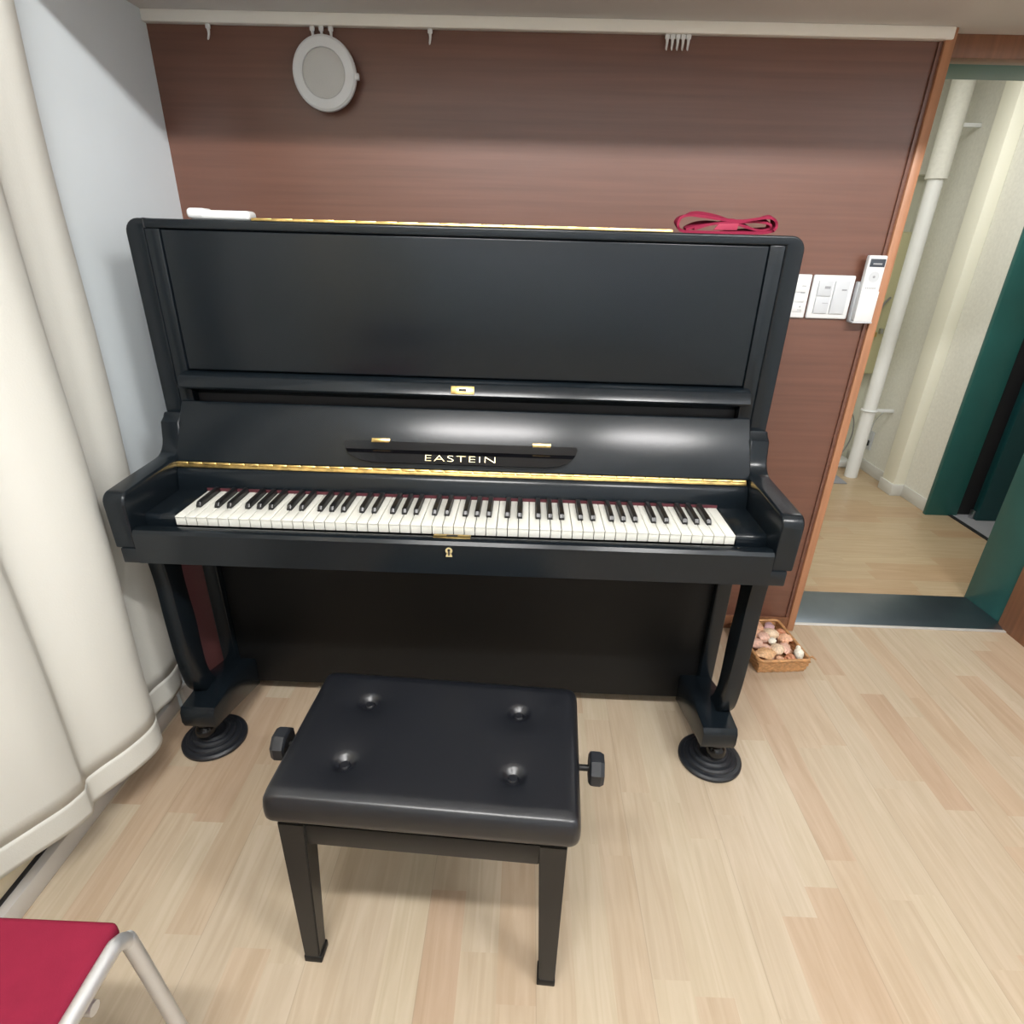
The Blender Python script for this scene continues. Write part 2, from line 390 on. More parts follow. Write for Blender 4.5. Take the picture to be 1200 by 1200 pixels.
bmesh.ops.transform(t, matrix=FM, verts=list(t.verts))
flap = obj('music_flap', t, M['gloss'], fall, smooth=25)
base[flap.name] = base[piano.name].copy()
for x in (-.196, .190):
    b = new(); bx(b, x - .022, x + .022, fz1 - .001, fz1 + .008, 0, .002, .0008); tube(b, [(x - .021, fz1 - .001, .0055), (x + .021, fz1 - .001, .0055)], .0022, 8)
    bmesh.ops.transform(b, matrix=FM, verts=list(b.verts)); obj('flap_hinge', b, M['brass'], fall)
b = text_bm('EASTEIN', .0205, 1.62)
xs = [v.co.x for v in b.verts]; k = .166 / (max(xs) - min(xs)); ys = [v.co.y for v in b.verts]
bmesh.ops.scale(b, vec=(k, .0140 / (max(ys) - min(ys)), 1), verts=list(b.verts))
cx = (max(xs) + min(xs)) / 2 * k
bmesh.ops.translate(b, vec=(-cx - .002, .0245, .0165), verts=list(b.verts)); bmesh.ops.transform(b, matrix=FM, verts=list(b.verts))
obj('lettering', b, M['gold'], fall, smooth=20)
# rail behind the keys, felt, key blocks
obj('key_rail', prism(new(), [(.1455, .7425), (.152, .775), (.160, .786), (.20, .80), (.20, .70), (.145, .70)], 'x', -.683, .683, .003, 2), M['black'], piano)
obj('felt_strip', bx(new(), -.613, .613, .1452, .148, .734, .7425), M['felt'], piano)
for s in (-1, 1):
    x0, x1 = sorted((s * .6165, s * .684))
    b = new(); prism(b, [(.006, .70)] + arc(.018, .722, .012, 180, 90, 5) + [(.146, .735), (.146, .70)], 'x', x0, x1, .002, 2)
    obj('key_block', b, M['black'], piano)
# cheek arms
armp = [(-.043, .676), (-.046, .775)] + arc(-.022, .778, .024, 180, 85, 6)[1:] + [(.05, .806), (.12, .809), (.155, .811)] + \
       [(.155 + .045 * math.sin(a), .856 - .045 * math.cos(a)) for a in [math.radians(d) for d in (15, 30, 45, 60, 75, 85)]] + [(.207, .885), (.222, .895), (.228, .903), (.26, .903), (.26, .676)]
for s in (-1, 1):
    x0, x1 = sorted((s * .684, s * .731))
    obj('cheek_arm', prism(new(), armp, 'x', x0, x1, .006, 3), M['black'], piano)
# key bed and key slip
b = new(); bx(b, -.718, .718, -.0475, .26, .640, .676, .003); obj('key_bed', b, M['black'], piano)
slip = obj('key_slip', prism(new(), [(-.0495, .642), (-.0495, .712), (-.044, .719), (-.030, .722), (-.006, .712), (-.006, .642)], 'x', -.683, .683, .002, 2), M['black'], piano)
b = new(); bx(b, -.040, .040, -.032, -.016, .7185, .7225, .001); pl = obj('lock_plate', b, M['brass'], slip)
b = new(); bx(b, -.012, .012, -.027, -.021, .722, .7232); obj('keyhole', b, M['dark'], pl)
b = new(); lathe(b, [(0, 0), (.0075, 0), (.0075, .002), (0, .002)], 16, Matrix.Translation((-.004, -.0498, .700)) @ Matrix.Rotation(PI / 2, 4, 'X'))
prism(b, [(-.008, .696), (0, .696), (.003, .686), (-.011, .686)], 'y', -.0518, -.0498)
es = obj('escutcheon', b, M['gold'], slip)
b = new(); bx(b, -.0055, -.0025, -.0524, -.0516, .689, .703); lathe(b, [(0, 0), (.003, 0), (.003, .001), (0, .001)], 10, Matrix.Translation((-.004, -.0517, .702)) @ Matrix.Rotation(PI / 2, 4, 'X')); obj('keyhole', b, M['dark'], es)
obj('key_frame', bx(new(), -.615, .615, .004, .20, .676, .70), M['matte_black'], piano)
# keys
KW = 1.225 / 52; KZ = .735
names = ['A', 'B'] + ['C', 'D', 'E', 'F', 'G', 'A', 'B'] * 7 + ['C']
sharp_off = {'C': -.0022, 'D': .0022, 'F': -.0030, 'G': 0., 'A': .0030}
bw = .0105
proto = {}
def white_mesh(nl, nr):
    """nl, nr: how far the black neighbours cut in on the left and right"""
    key = (round(nl, 4), round(nr, 4))
    if key in proto: return proto[key]
    g = .0009; x0, x1 = g, KW - g
    pts = [(x0, 0), (x1, 0)]
    pts += [(x1, .049), (KW - nr, .049), (KW - nr, .145)] if nr else [(x1, .145)]
    pts += [(nl, .145), (nl, .049), (x0, .049)] if nl else [(x0, .145)]
    b = new(); prism(b, pts, 'z', -.022, 0, .0008, 2)
    bx(b, x0, x1, -.0015, .004, -.0035, -.0002, .0008)
    me = bpy.data.meshes.new('white_key'); b.to_mesh(me); b.free()
    for p in me.polygons: p.use_smooth = True
    me.set_sharp_from_angle(angle=math.radians(30)); me.materials.append(M['ivory'])
    proto[key] = me; return me
b = new()
prism(b, [(.050, -.004), (.0505, .004), (.056, .0105), (.060, .0115), (.1445, .0115), (.1445, -.004)], 'x', -bw / 2, bw / 2, .0016, 2)
bmek = bpy.data.meshes.new('black_key'); b.to_mesh(bmek); b.free()
for p in bmek.polygons: p.use_smooth = True
bmek.set_sharp_from_angle(angle=math.radians(30)); bmek.materials.append(M['ebony'])
has = []
for i, n in enumerate(names): has.append(n in sharp_off and i < 51)
for i, n in enumerate(names):
    x = -.6125 + i * KW
    nr = bw / 2 - sharp_off[n] + .0009 if has[i] else 0
    pv = names[i - 1] if i else None
    nl = bw / 2 + sharp_off[pv] + .0009 if i and has[i - 1] else 0
    o = bpy.data.objects.new('white_key', white_mesh(nl, nr)); C.objects.link(o); o.parent = piano
    o.location = Vector((x, 0, KZ)) - Vector(P0)
    if has[i]:
        o = bpy.data.objects.new('black_key', bmek); C.objects.link(o); o.parent = piano
        o.location = Vector((x + KW + sharp_off[n], 0, KZ)) - Vector(P0)
# lower panel, toe blocks, legs
b = new(); bx(b, -IN, IN, .262, .285, .05, .645, .003); obj('lower_panel', b, M['matte_black'], piano)
obj('bottom_board', bx(new(), -IN, IN, .285, .58, .05, .075), M['matte_black'], piano)
front = [(.022, .642), (.026, .60), (.031, .53), (.030, .44), (.031, .35), (.036, .27), (.048, .21), (.074, .172)]
backp = [(.135, .172), (.110, .205), (.097, .255), (.096, .32), (.098, .40), (.092, .50), (.096, .575), (.125, .642)]
legp = [tuple(p) for p in spline([(y, z, 0) for y, z in front], 4)]; legp = [(p[0], p[1]) for p in legp]
lb = [(p[0], p[1]) for p in spline([(y, z, 0) for y, z in backp], 4)]
for s in (-1, 1):
    x0, x1 = sorted((s * .684, s * .723))
    obj('leg', prism(new(), legp + lb, 'x', x0, x1, .005, 2), M['black'], piano)
    b = new()
    x0, x1 = sorted((s * .634, s * .724))
    tp = [(.002, .118), (-.004, .135), (-.002, .165), (.008, .178), (.065, .178), (.085, .182), (.15, .178), (.165, .170), (.25, .145), (.25, .052), (.06, .104)]
    toe = obj('toe_block', prism(new(), tp, 'x', x0, x1, .004, 2), M['black'], piano)
    cxx = s * .692
    b = new()
    lathe(b, [(.028, .118), (.026, .100), (.020, .094), (.020, .086)], 24, Matrix.Translation((cxx + s * .003, .046, 0)))
    obj('castor_stem', b, M['gloss'], toe)
    b = new(); bmesh.ops.create_uvsphere(b, u_segments=24, v_segments=14, radius=.026, matrix=Matrix.Translation((cxx + s * .003, .041, .068)))
    obj('castor', b, M['gloss'], toe)
for s, lab in ((-1, 'round black ridged castor cup under the left front piano leg'), (1, 'round black ridged castor cup under the right front piano leg')):
    b = new()
    prof = [(0, 0), (.080, 0), (.085, .004), (.085, .011), (.080, .016), (.072, .017), (.070, .022), (.064, .025), (.058, .024), (.056, .030), (.050, .033), (.044, .032), (.042, .037), (.038, .039), (.034, .037), (.032, .033), (0, .0335)]
    lathe(b, prof, 48, Matrix.Translation((s * .697, .074, 0)))
    solo('castor_cup', b, M['rubber'], lab, 'castor cup', (s * .697, .074, 0))

# ------------------------------------------------------------------ things on the piano and on the wall
ZT = 1.3255
rc = thing('remote_control', 'white rounded remote lying on the left end of the piano top', 'remote', (-.532, .285, ZT))
b = new(); bx(b, -.598, -.464, .262, .304, ZT, ZT + .019, .0075, 4); obj('body', b, M['white_plastic'], rc)
b = new(); bx(b, -.602, -.560, .2605, .3055, ZT + .001, ZT + .0225, .0085, 4); obj('end_cover', b, M['white_plastic'], rc)

# folded strap: loops of webbing standing on edge
def ribbon(pts, y0, y1, th):
    t = new(); P = [Vector((p.x, 0, p.y)) for p in spline([(a, c, 0) for a, c in pts], 10)]
    rows = []
    for i, p in enumerate(P):
        a = P[max(i - 1, 0)]; c = P[min(i + 1, len(P) - 1)]; d = (c - a).normalized(); n = Vector((-d.z, 0, d.x)) * th / 2
        sk = .004 * math.sin(i * .21)
        tw = .006 * math.sin(i * .17) + .003
        rows.append([t.verts.new((q.x, yy + sk, q.z + (max(0, tw) if yy == y1 else 0))) for q, yy in ((p + n, y0), (p + n, y1), (p - n, y1), (p - n, y0))])
    for A, B in zip(rows, rows[1:]):
        for k in range(4): t.faces.new((A[k], A[(k + 1) % 4], B[(k + 1) % 4], B[k]))
    t.faces.new(rows[0]); t.faces.new(rows[-1][::-1])
    bmesh.ops.recalc_face_normals(t, faces=list(t.faces)); return t
z = ZT + .0025
st = thing('webbing_strap', 'crimson webbing strap folded in loops on the right end of piano top', 'strap', (.56, .28, ZT))
b = ribbon([(.665, z + .006), (.64, z + .001), (.56, z), (.50, z), (.470, z + .001), (.459, z + .010), (.462, z + .024), (.478, z + .031), (.50, z + .030), (.56, z + .024), (.60, z + .024), (.645, z + .030), (.664, z + .024), (.669, z + .014), (.662, z + .006)], .258, .292, .0052)
obj('outer_loop', b, M['red_strap'], st, smooth=60)
b = ribbon([(.478, z + .004), (.51, z + .011), (.55, z + .018), (.60, z + .021), (.63, z + .022), (.652, z + .018), (.655, z + .010), (.635, z + .006), (.60, z + .012), (.57, z + .020), (.54, z + .018), (.495, z + .005)], .261, .288, .0046)
obj('inner_loop', b, M['red_strap'], st, smooth=60)
b = new(); prism(b, [(.535, z + .004), (.585, z + .005), (.587, z + .018), (.545, z + .017)], 'y', .2565, .2605, .001); obj('strap_end', b, mat('bright crimson webbing', (.29, .016, .052), .7), st)

# wall disc speaker
SX, SZ, SY = -.396, 1.678, .672
sp = thing('wall_speaker', 'round white wall speaker with grey grille hanging below the picture rail', 'speaker', (SX, SY, SZ))
RM = Matrix.Translation((SX, SY + .022, SZ)) @ Matrix.Rotation(PI / 2, 4, 'X')
b = new(); lathe(b, [(.074, 0), (.080, .003), (.0822, .010), (.081, .017), (.076, .0215), (.056, .0235), (.0545, .0225), (.0545, .018), (0, .018)], 64, RM); obj('housing', b, M['white_plastic'], sp)
b = new(); lathe(b, [(0, .024), (.03, .0235), (.047, .0225), (.0535, .0205), (.0535, .018), (0, .018)], 48, RM); obj('grille', b, M['grille'], sp)
b = new(); bx(b, SX + .079, SX + .088, SY + .004, SY + .016, SZ - .012, SZ + .003, .002); obj('side_tab', b, M['white_plastic'], sp)
b = new()
for i in range(5): bx(b, SX - .001 + i * .0036 - .009, SX - .001 + i * .0036 - .0064, SY + .0002, SY + .0012, SZ - .0695, SZ - .0665)
obj('maker_mark', b, M['ink'], sp)

# rail hooks
def hook_mesh():
    b = new(); bx(b, -.006, .006, -.003, .003, -.010, 0, .0015)
    tube(b, [(0, 0, -.009), (.0003, 0, -.016), (0, -.001, -.022), (-.001, -.004, -.030), (-.001, -.008, -.034)], [.0042, .0034, .003, .0026, .0016], 10)
    me = bpy.data.meshes.new('rail_hook'); b.to_mesh(me); b.free()
    for p in me.polygons: p.use_smooth = True
    me.set_sharp_from_angle(angle=math.radians(40)); me.materials.append(M['white_plastic']); return me
hm = hook_mesh()
hooks = [(-.690, 'white plastic hook on the picture rail, nearest the left wall', None),
         (-.424, 'left one of the three white rail hooks above the round speaker', None),
         (-.401, 'middle one of the three white rail hooks above the round speaker', None),
         (-.377, 'right one of the three white rail hooks above the round speaker', None),
         (-.125, 'white hook alone on the picture rail, right of the round speaker', None)]
o5 = ['leftmost', 'second from left', 'middle one', 'second from right', 'rightmost']
for i in range(5): hooks.append((.472 + i * .0132, 'white rail hook, %s in the cluster of five at the right' % o5[i], 'cluster of five rail hooks'))
for x, lab, gr in hooks:
    o = bpy.data.objects.new('rail_hook', hm); C.objects.link(o); o.location = (x, YW - .013, 1.781)
    tag(o, lab, 'hook', gr or ('three rail hooks above the speaker' if 'three' in lab else None))

# switches and remote by the door
s1 = thing('switch_plate', 'white switch plate half hidden behind the piano right edge', 'switch', (.93, YW, 1.12))
b = new(); bx(b, .895, .966, YW - .010, YW, 1.117, 1.237, .004, 3); obj('plate', b, M['white_plastic'], s1)
for z0 in (1.135, 1.162, 1.189): obj('switch', bx(new(), .905, .955, YW - .013, YW - .010, z0, z0 + .024, .001), M['white_plastic'], s1)
for z0 in (1.139, 1.187, 1.205): obj('print_mark', bx(new(), .940, .952, YW - .0136, YW - .0128, z0, z0 + .002), M['ink'], s1)
obj('print_mark', bx(new(), .944, .948, YW - .0136, YW - .0128, 1.147, 1.151), M['ink'], s1)
s2 = thing('switch_plate', 'white double switch plate between the half hidden plate and the remote', 'switch', (1.032, YW, 1.12))
b = new(); bx(b, .971, 1.091, YW - .010, YW, 1.117, 1.237, .004, 3); obj('plate', b, M['white_plastic'], s2)
obj('switch', bx(new(), .987, 1.028, YW - .014, YW - .010, 1.180, 1.222, .0015), M['grey_plastic'], s2)
obj('switch', bx(new(), .987, 1.028, YW - .014, YW - .010, 1.132, 1.177, .0015), M['grey_plastic'], s2)
obj('switch', bx(new(), 1.034, 1.076, YW - .015, YW - .010, 1.132, 1.222, .0015), M['grey_plastic'], s2)
for x0, x1, yo, z0, z1 in ((1.006, 1.022, .0148, 1.200, 1.207), (1.056, 1.070, .0158, 1.196, 1.200), (1.008, 1.024, .0148, 1.160, 1.1615)):
    obj('print_mark', bx(new(), x0, x1, YW - yo, YW - yo + .001, z0, z1), M['ink'], s2)
hd = thing('wall_holder', 'light grey wall holder behind the white air conditioner remote', 'holder', (1.13, YW, 1.11))
b = new(); bx(b, 1.096, 1.160, YW - .020, YW, 1.110, 1.222, .003); bx(b, 1.096, 1.153, YW - .040, YW - .018, 1.110, 1.115, .0015)
obj('cradle', b, M['grey_plastic'], hd)
rm = thing('air_conditioner_remote', 'tall white remote with dark display in wall holder beside the wood casing', 'remote', (1.125, YW - .03, 1.112))
b = new(); bx(b, 1.099, 1.150, YW - .038, YW - .020, 1.115, 1.292, .004, 3); obj('body', b, M['white_plastic'], rm)
obj('lower_cover', bx(new(), 1.0985, 1.1505, YW - .0405, YW - .037, 1.115, 1.198, .0015), M['white_plastic'], rm)
obj('display', bx(new(), 1.104, 1.146, YW - .0392, YW - .0375, 1.262, 1.283, .0005), M['lcd'], rm)
b = new(); lathe(b, [(0, 0), (.0145, 0), (.0145, .0012), (.0125, .0012), (.0125, .0008), (.0, .0008)], 32, Matrix.Translation((1.1245, YW - .0376, 1.236)) @ Matrix.Rotation(PI / 2, 4, 'X')); obj('round_button', b, M['grey_plastic'], rm)
b = new(); lathe(b, [(0, 0), (.0035, 0), (.0035, .001), (0, .001)], 16, Matrix.Translation((1.1245, YW - .0383, 1.236)) @ Matrix.Rotation(PI / 2, 4, 'X')); obj('centre_mark', b, M['ink'], rm)
for i in range(6): obj('print_mark', bx(new(), 1.108 + i * .0052, 1.111 + i * .0052, YW - .0385, YW - .0375, 1.2045, 1.2075), M['ink'], rm)
obj('display_digits', bx(new(), 1.113, 1.138, YW - .0397, YW - .039, 1.268, 1.272), M['ink'], rm)

# ------------------------------------------------------------------ bench
BZ = .470
bench = thing('piano_bench', 'black padded piano bench with four seat buttons in front of the piano', 'bench', (.004, -.337, 0), -.049)
hw, hd_, = .258, .155
btn = [(-.148, .075), (.148, .075), (-.148, -.073), (.148, -.073)]
t = new(); nx, ny = 92, 60
def seat_z(x, y):
    z_ = BZ
    ex = 1 - abs(x) / hw; ey = 1 - abs(y) / hd_
    z_ -= .006 * max(0, 1 - ex / .09) ** 2 + .006 * max(0, 1 - ey / .14) ** 2
    for bxx, byy in btn:
        d = math.hypot(x - bxx, y - byy)
        z_ -= .010 * math.exp(-(d / .016) ** 4) + .005 * math.exp(-(d / .040) ** 2)
    return z_
top = []
for j in range(ny + 1):
    row = []
    for i in range(nx + 1):
        x = -hw + 2 * hw * i / nx; y = -hd_ + 2 * hd_ * j / ny
        # rounded plan corners
        r = .013; ax, ay = abs(x) - (hw - r), abs(y) - (hd_ - r)
        if ax > 0 and ay > 0:
            d = math.hypot(ax, ay)
            if d > 0:
                m_ = max(ax, ay); x = math.copysign(hw - r + ax * m_ / d, x); y = math.copysign(hd_ - r + ay * m_ / d, y)
        row.append(t.verts.new((x, y, seat_z(x, y))))
    top.append(row)
for j in range(ny):
    for i in range(nx): t.faces.new((top[j][i], top[j][i + 1], top[j + 1][i + 1], top[j + 1][i]))
ring = [top[0][i] for i in range(nx + 1)] + [top[j][nx] for j in range(1, ny + 1)] + [top[ny][i] for i in range(nx - 1, -1, -1)] + [top[j][0] for j in range(ny - 1, 0, -1)]
prev = ring
for k, (off, zz) in enumerate([(.0022, .4575), (.0045, .4535), (.0065, .440), (.0068, .428), (.006, .418), (.002, .411), (-.006, .409)]):
    cur = []
    for v in ring:
        d = Vector((v.co.x, v.co.y, 0)); nrm = Vector((v.co.x / hw ** 1, v.co.y / hd_, 0))
        nrm = Vector((math.copysign(abs(nrm.x) ** 12, nrm.x), math.copysign(abs(nrm.y) ** 12, nrm.y), 0)).normalized()
        cur.append(t.verts.new((v.co.x + nrm.x * off, v.co.y + nrm.y * off, zz)))
    n = len(ring)
    for i in range(n): t.faces.new((prev[i], cur[i], cur[(i + 1) % n], prev[(i + 1) % n]))
    prev = cur
t.faces.new(prev)
bmesh.ops.recalc_face_normals(t, faces=list(t.faces))
seat = obj('seat_cushion', t, M['leather'], bench, local=True, smooth=75)
base[seat.name] = Vector()
for x, y in btn:
    b = new(); zz = seat_z(x, y)
    lathe(b, [(0, 0), (.0085, 0), (.0098, .002), (.0095, .004), (.0075, .0062), (.0065, .0058), (.003, .0062), (0, .0062)], 20, Matrix.Translation((x, y, zz - .001)))
    obj('seat_button', b, M['leather'], seat, local=True)
b = new(); bx(b, -.225, .225, -.125, .125, .375, .412, .003); obj('lift_frame', b, M['matte_black'], bench, local=True)
b = new(); bx(b, -.200, .200, -.146, -.126, .345, .392, .002); obj('apron', b, M['bench_wood'], bench, local=True)
b = new(); bx(b, -.200, .200, .126, .146, .345, .392, .002); obj('apron', b, M['bench_wood'], bench, local=True)
for s in (-1, 1):
    x0, x1 = sorted((s * .216, s * .238)); obj('apron', bx(new(), x0, x1, -.105, .105, .345, .392, .002), M['bench_wood'], bench, local=True)
for sx in (-1, 1):
    for sy in (-1, 1):
        b = new(); t2 = new(); bmesh.ops.create_cube(t2, size=1)
        ox, oy = sx * .245, sy * .150
        for v in t2.verts:
            up_ = v.co.z > 0; wd = .047 if up_ else .031
            xo = ox - sx * wd * (.5 - v.co.x * sx); yo = oy - sy * wd * (.5 - v.co.y * sy)
            v.co = Vector((xo, yo, .397 if up_ else .016))
        bmesh.ops.bevel(t2, geom=list(t2.edges), offset=.002, segments=2, affect='EDGES'); join(b, t2)
        lg = obj('leg', b, M['bench_wood'], bench, local=True); base[lg.name] = Vector()
        x0, x1 = sorted((ox + sx * .001, ox - sx * .034)); y0, y1 = sorted((oy + sy * .001, oy - sy * .034))
        obj('foot_cap', bx(new(), x0, x1, y0, y1, 0, .018, .002), M['matte_black'], lg, local=True)
for s in (-1, 1):
    b = new(); RX = Matrix.Translation((s * .262, .0, .417)) @ Matrix.Rotation(s * PI / 2, 4, 'Y')
    lathe(b, [(.006, -.04), (.006, .030)], 12, RX)
    kn = obj('knob_shaft', b, M['steel'] if False else M['bench_wood'], bench, local=True); base[kn.name] = Vector()
    b = new(); RX2 = Matrix.Translation((s * .284, .0, .417)) @ Matrix.Rotation(s * PI / 2, 4, 'Y') @ Matrix.Rotation(PI / 8, 4, 'Z')
    lathe(b, [(0, 0), (.026, 0), (.031, .003), (.032, .008), (.032, .020), (.028, .027), (0, .028)], 8, RX2)
    obj('knob', b, M['rubber'], kn, local=True, smooth=20)

# ------------------------------------------------------------------ curtain
path_b = [(-.842, .185), (-.826, .160), (-.818, .110), (-.828, .055), (-.822, .010), (-.785, -.015), (-.757, -.040), (-.748, -.085), (-.766, -.145), (-.796, -.200), (-.806, -.228),
          (-.796, -.243), (-.786, -.262), (-.794, -.310), (-.820, -.365), (-.850, -.430), (-.864, -.480), (-.858, -.530), (-.835, -.580), (-.825, -.615)]
path_t = [(-.832, .225), (-.812, .205), (-.802, .165), (-.806, .110), (-.812, .055), (-.795, .025), (-.775, -.010), (-.762, -.060), (-.765, -.125), (-.780, -.180), (-.790, -.220),
          (-.785, -.240), (-.778, -.265), (-.776, -.315), (-.79, -.375), (-.805, -.43), (-.80, -.475), (-.79, -.51), (-.785, -.57), (-.80, -.615)]
pb = spline([(x, y, 0) for x, y in path_b], 8); pt = spline([(x, y, 0) for x, y in path_t], 8)
def curtain_patch(z0, z1, nz, off=0.):
    t = new(); R_ = []
    for j in range(nz + 1):
        zz = z0 + (z1 - z0) * j / nz; f = min(1, max(0, (zz - .1) / 1.95)); f = f ** .8
        row = []
        for i in range(len(pb)):
            p = pb[i].lerp(pt[i], f)
            a = pb[max(i - 1, 0)]; c = pb[min(i + 1, len(pb) - 1)]; d = (c - a).normalized(); n = Vector((-d.y, d.x, 0))
            w_ = .004 * math.sin(3.1 * zz + i * .11) + .003 * math.sin(7.3 * zz + i * .05)
            row.append(t.verts.new((p.x + n.x * (off + w_), p.y + n.y * (off + w_), zz + (.004 * math.sin(i * .13) + .045 * min(1, max(0, (-.25 - p.y) / .22)) ** 1.3) * (1 - f) ** 2)))
        R_.append(row)
    for A, B in zip(R_, R_[1:]):
        for i in range(len(A) - 1): t.faces.new((A[i], A[i + 1], B[i + 1], B[i]))
    bmesh.ops.recalc_face_normals(t, faces=list(t.faces)); return t
cur = thing('curtain', 'long cream curtain hanging in folds over the window on the left', 'curtain', (-.80, -.4, .1))
cl = obj('cloth', curtain_patch(.186, 2.04, 48), M['curtain'], cur, smooth=80)
hm_ = obj('hem', curtain_patch(.112, .187, 6, .0004), M['curtain'], cur, smooth=80)
for o in (cl, hm_):
    md = o.modifiers.new('thickness', 'SOLIDIFY'); md.thickness = .002
obj('curtain_track', bx(new(), -.83, -.79, -3.3, .28, 2.035, 2.06, .003), M['white_plastic'], cur)
b = new(); tube(b, [tuple(p) for p in spline([(-.835, .21, .62), (-.832, .24, .42), (-.836, .25, .32), (-.842, .24, .22)], 6)], .003, 6)
solo('hanging_cord', b, M['wire_grey'], 'thin grey cord hanging on the wall behind the left piano leg', 'cord', (-.838, .235, .22))

solo('maroon_board', bx(new(), -.850, -.742, .262, .280, 0, .62, .004), mat('dark maroon board', (.10, .030, .032), .5), 'dark maroon board standing on the floor between left wall and piano side', 'board', (-.79, .27, 0))

# ------------------------------------------------------------------ red chair, bottom left
ch = thing('stacking_chair', 'red upholstered chair with chrome tube frame at the lower left', 'chair', (-.58, -.92, 0))
cx0, cx1, cy0, cy1, cz = -.790, -.378, -1.11, -.668, .452
b = new(); bx(b, cx0, cx1, cy0, cy1, cz - .03, cz, .010, 4); obj('seat', b, M['red_cloth'], ch)
b = new(); bx(b, cx0 + .02, cx1 - .02, cy0 - .045, cy0 - .015, .62, .86, .012, 4); obj('backrest', b, M['red_cloth'], ch)
for s, xx in ((1, cx1 + .009), (-1, cx0 - .009)):
    zf = cz - .010
    pts = [(xx, cy0 - .035, .84), (xx, cy0 - .025, .60), (xx, cy0 - .01, zf + .04), (xx, cy0 + .03, zf), (xx, cy0 + .2, zf), (xx, -.80, zf), (xx, -.710, zf), (xx, -.692, zf - .003), (xx + s * .001, -.680, zf - .016), (xx + s * .004, -.676, zf - .045), (xx + s * .026, -.674, .16), (xx + s * .038, -.672, .012)]
    obj('side_frame', tube(new(), [tuple(p) for p in spline(pts, 6)], .0105, 14), M['chrome'], ch, smooth=60)
    pts = [(xx, cy0 + .12, zf - .008), (xx + s * .03, cy0 + .03, .25), (xx + s * .05, cy0 - .04, .012)]
    obj('rear_leg', tube(new(), [tuple(p) for p in spline(pts, 6)], .0105, 14), M['chrome'], ch, smooth=60)
    for yy, q in ((-.672, .038), (cy0 - .04, .05)):
        b = new(); lathe(b, [(0, 0), (.014, 0), (.014, .02), (.011, .024)], 14, Matrix.Translation((xx + s * q, yy, 0))); obj('foot_cap', b, M['rubber'], ch)
for yy in (cy0 + .08, -.75): obj('cross_bar', tube(new(), [(cx0 - .012, yy, cz - .040), (cx1 + .012, yy, cz - .040)], .009), M['chrome'], ch)

# ------------------------------------------------------------------ basket of shells by the wall
bk = thing('shell_basket', 'shallow tan wicker basket full of shells on the floor by the wood casing', 'basket', (1.035, .565, 0), .10)
L0, L1, D0, D1, HB = -.088, .088, -.115, .115, .055
b = new(); bx(b, L0 + .01, L1 - .01, D0 + .01, D1 - .01, .002, .010, .002)
for i, zz in enumerate([.006, .014, .022, .030, .038, .046]):
    q = 1 - .10 * (1 - zz / .055)
    pts = []
    for (xa, ya, xb_, yb) in ((L0, D0, L1, D0), (L1, D0, L1, D1), (L1, D1, L0, D1), (L0, D1, L0, D0)):
        for k in range(14):
            tt = k / 14; wv = .0016 * (1 if (k + i) % 2 else -1)
            x = xa + (xb_ - xa) * tt; y = ya + (yb - ya) * tt
            x += wv if xa == xb_ else 0; y += wv if ya == yb else 0
            pts.append((x * q, y * q, zz))
    tube(b, pts, .0042, 6, closed=True)
obj('woven_side', b, M['wicker'], bk, local=True, smooth=60)
b = new(); tube(b, [(x, y, HB) for x, y in arc(L1 - .015, D1 - .015, .015, 0, 90, 4) + arc(L0 + .015, D1 - .015, .015, 90, 180, 4) + arc(L0 + .015, D0 + .015, .015, 180, 270, 4) + arc(L1 - .015, D0 + .015, .015, 270, 360, 4)], .006, 8, closed=True)
obj('rim', b, M['wicker'], bk, local=True, smooth=60)
b = new()
for s in range(4):
    tube(b, [tuple(p) for p in spline([(L1 - .005, D0 + .012 + s * .004, HB - .002), (L1 + .01, D0 + .01 + s * .004, HB + .003 - s * .002), (L1 + .024, D0 + .006 + s * .006, HB - .004)], 4)], .0018, 5)
obj('corner_tie', b, M['wicker'], bk, local=True)
shell_cols = {'cream': (.80, .62, .44), 'peach': (.72, .42, .27), 'pink': (.72, .46, .36), 'tan': (.70, .43, .23), 'white': (.86, .80, .68), 'mauve': (.58, .38, .40), 'rust': (.55, .24, .13)}
sm = {k: mat('%s shell' % k, v, .45, noise=((140, 140, 140), .22)) for k, v in shell_cols.items()}
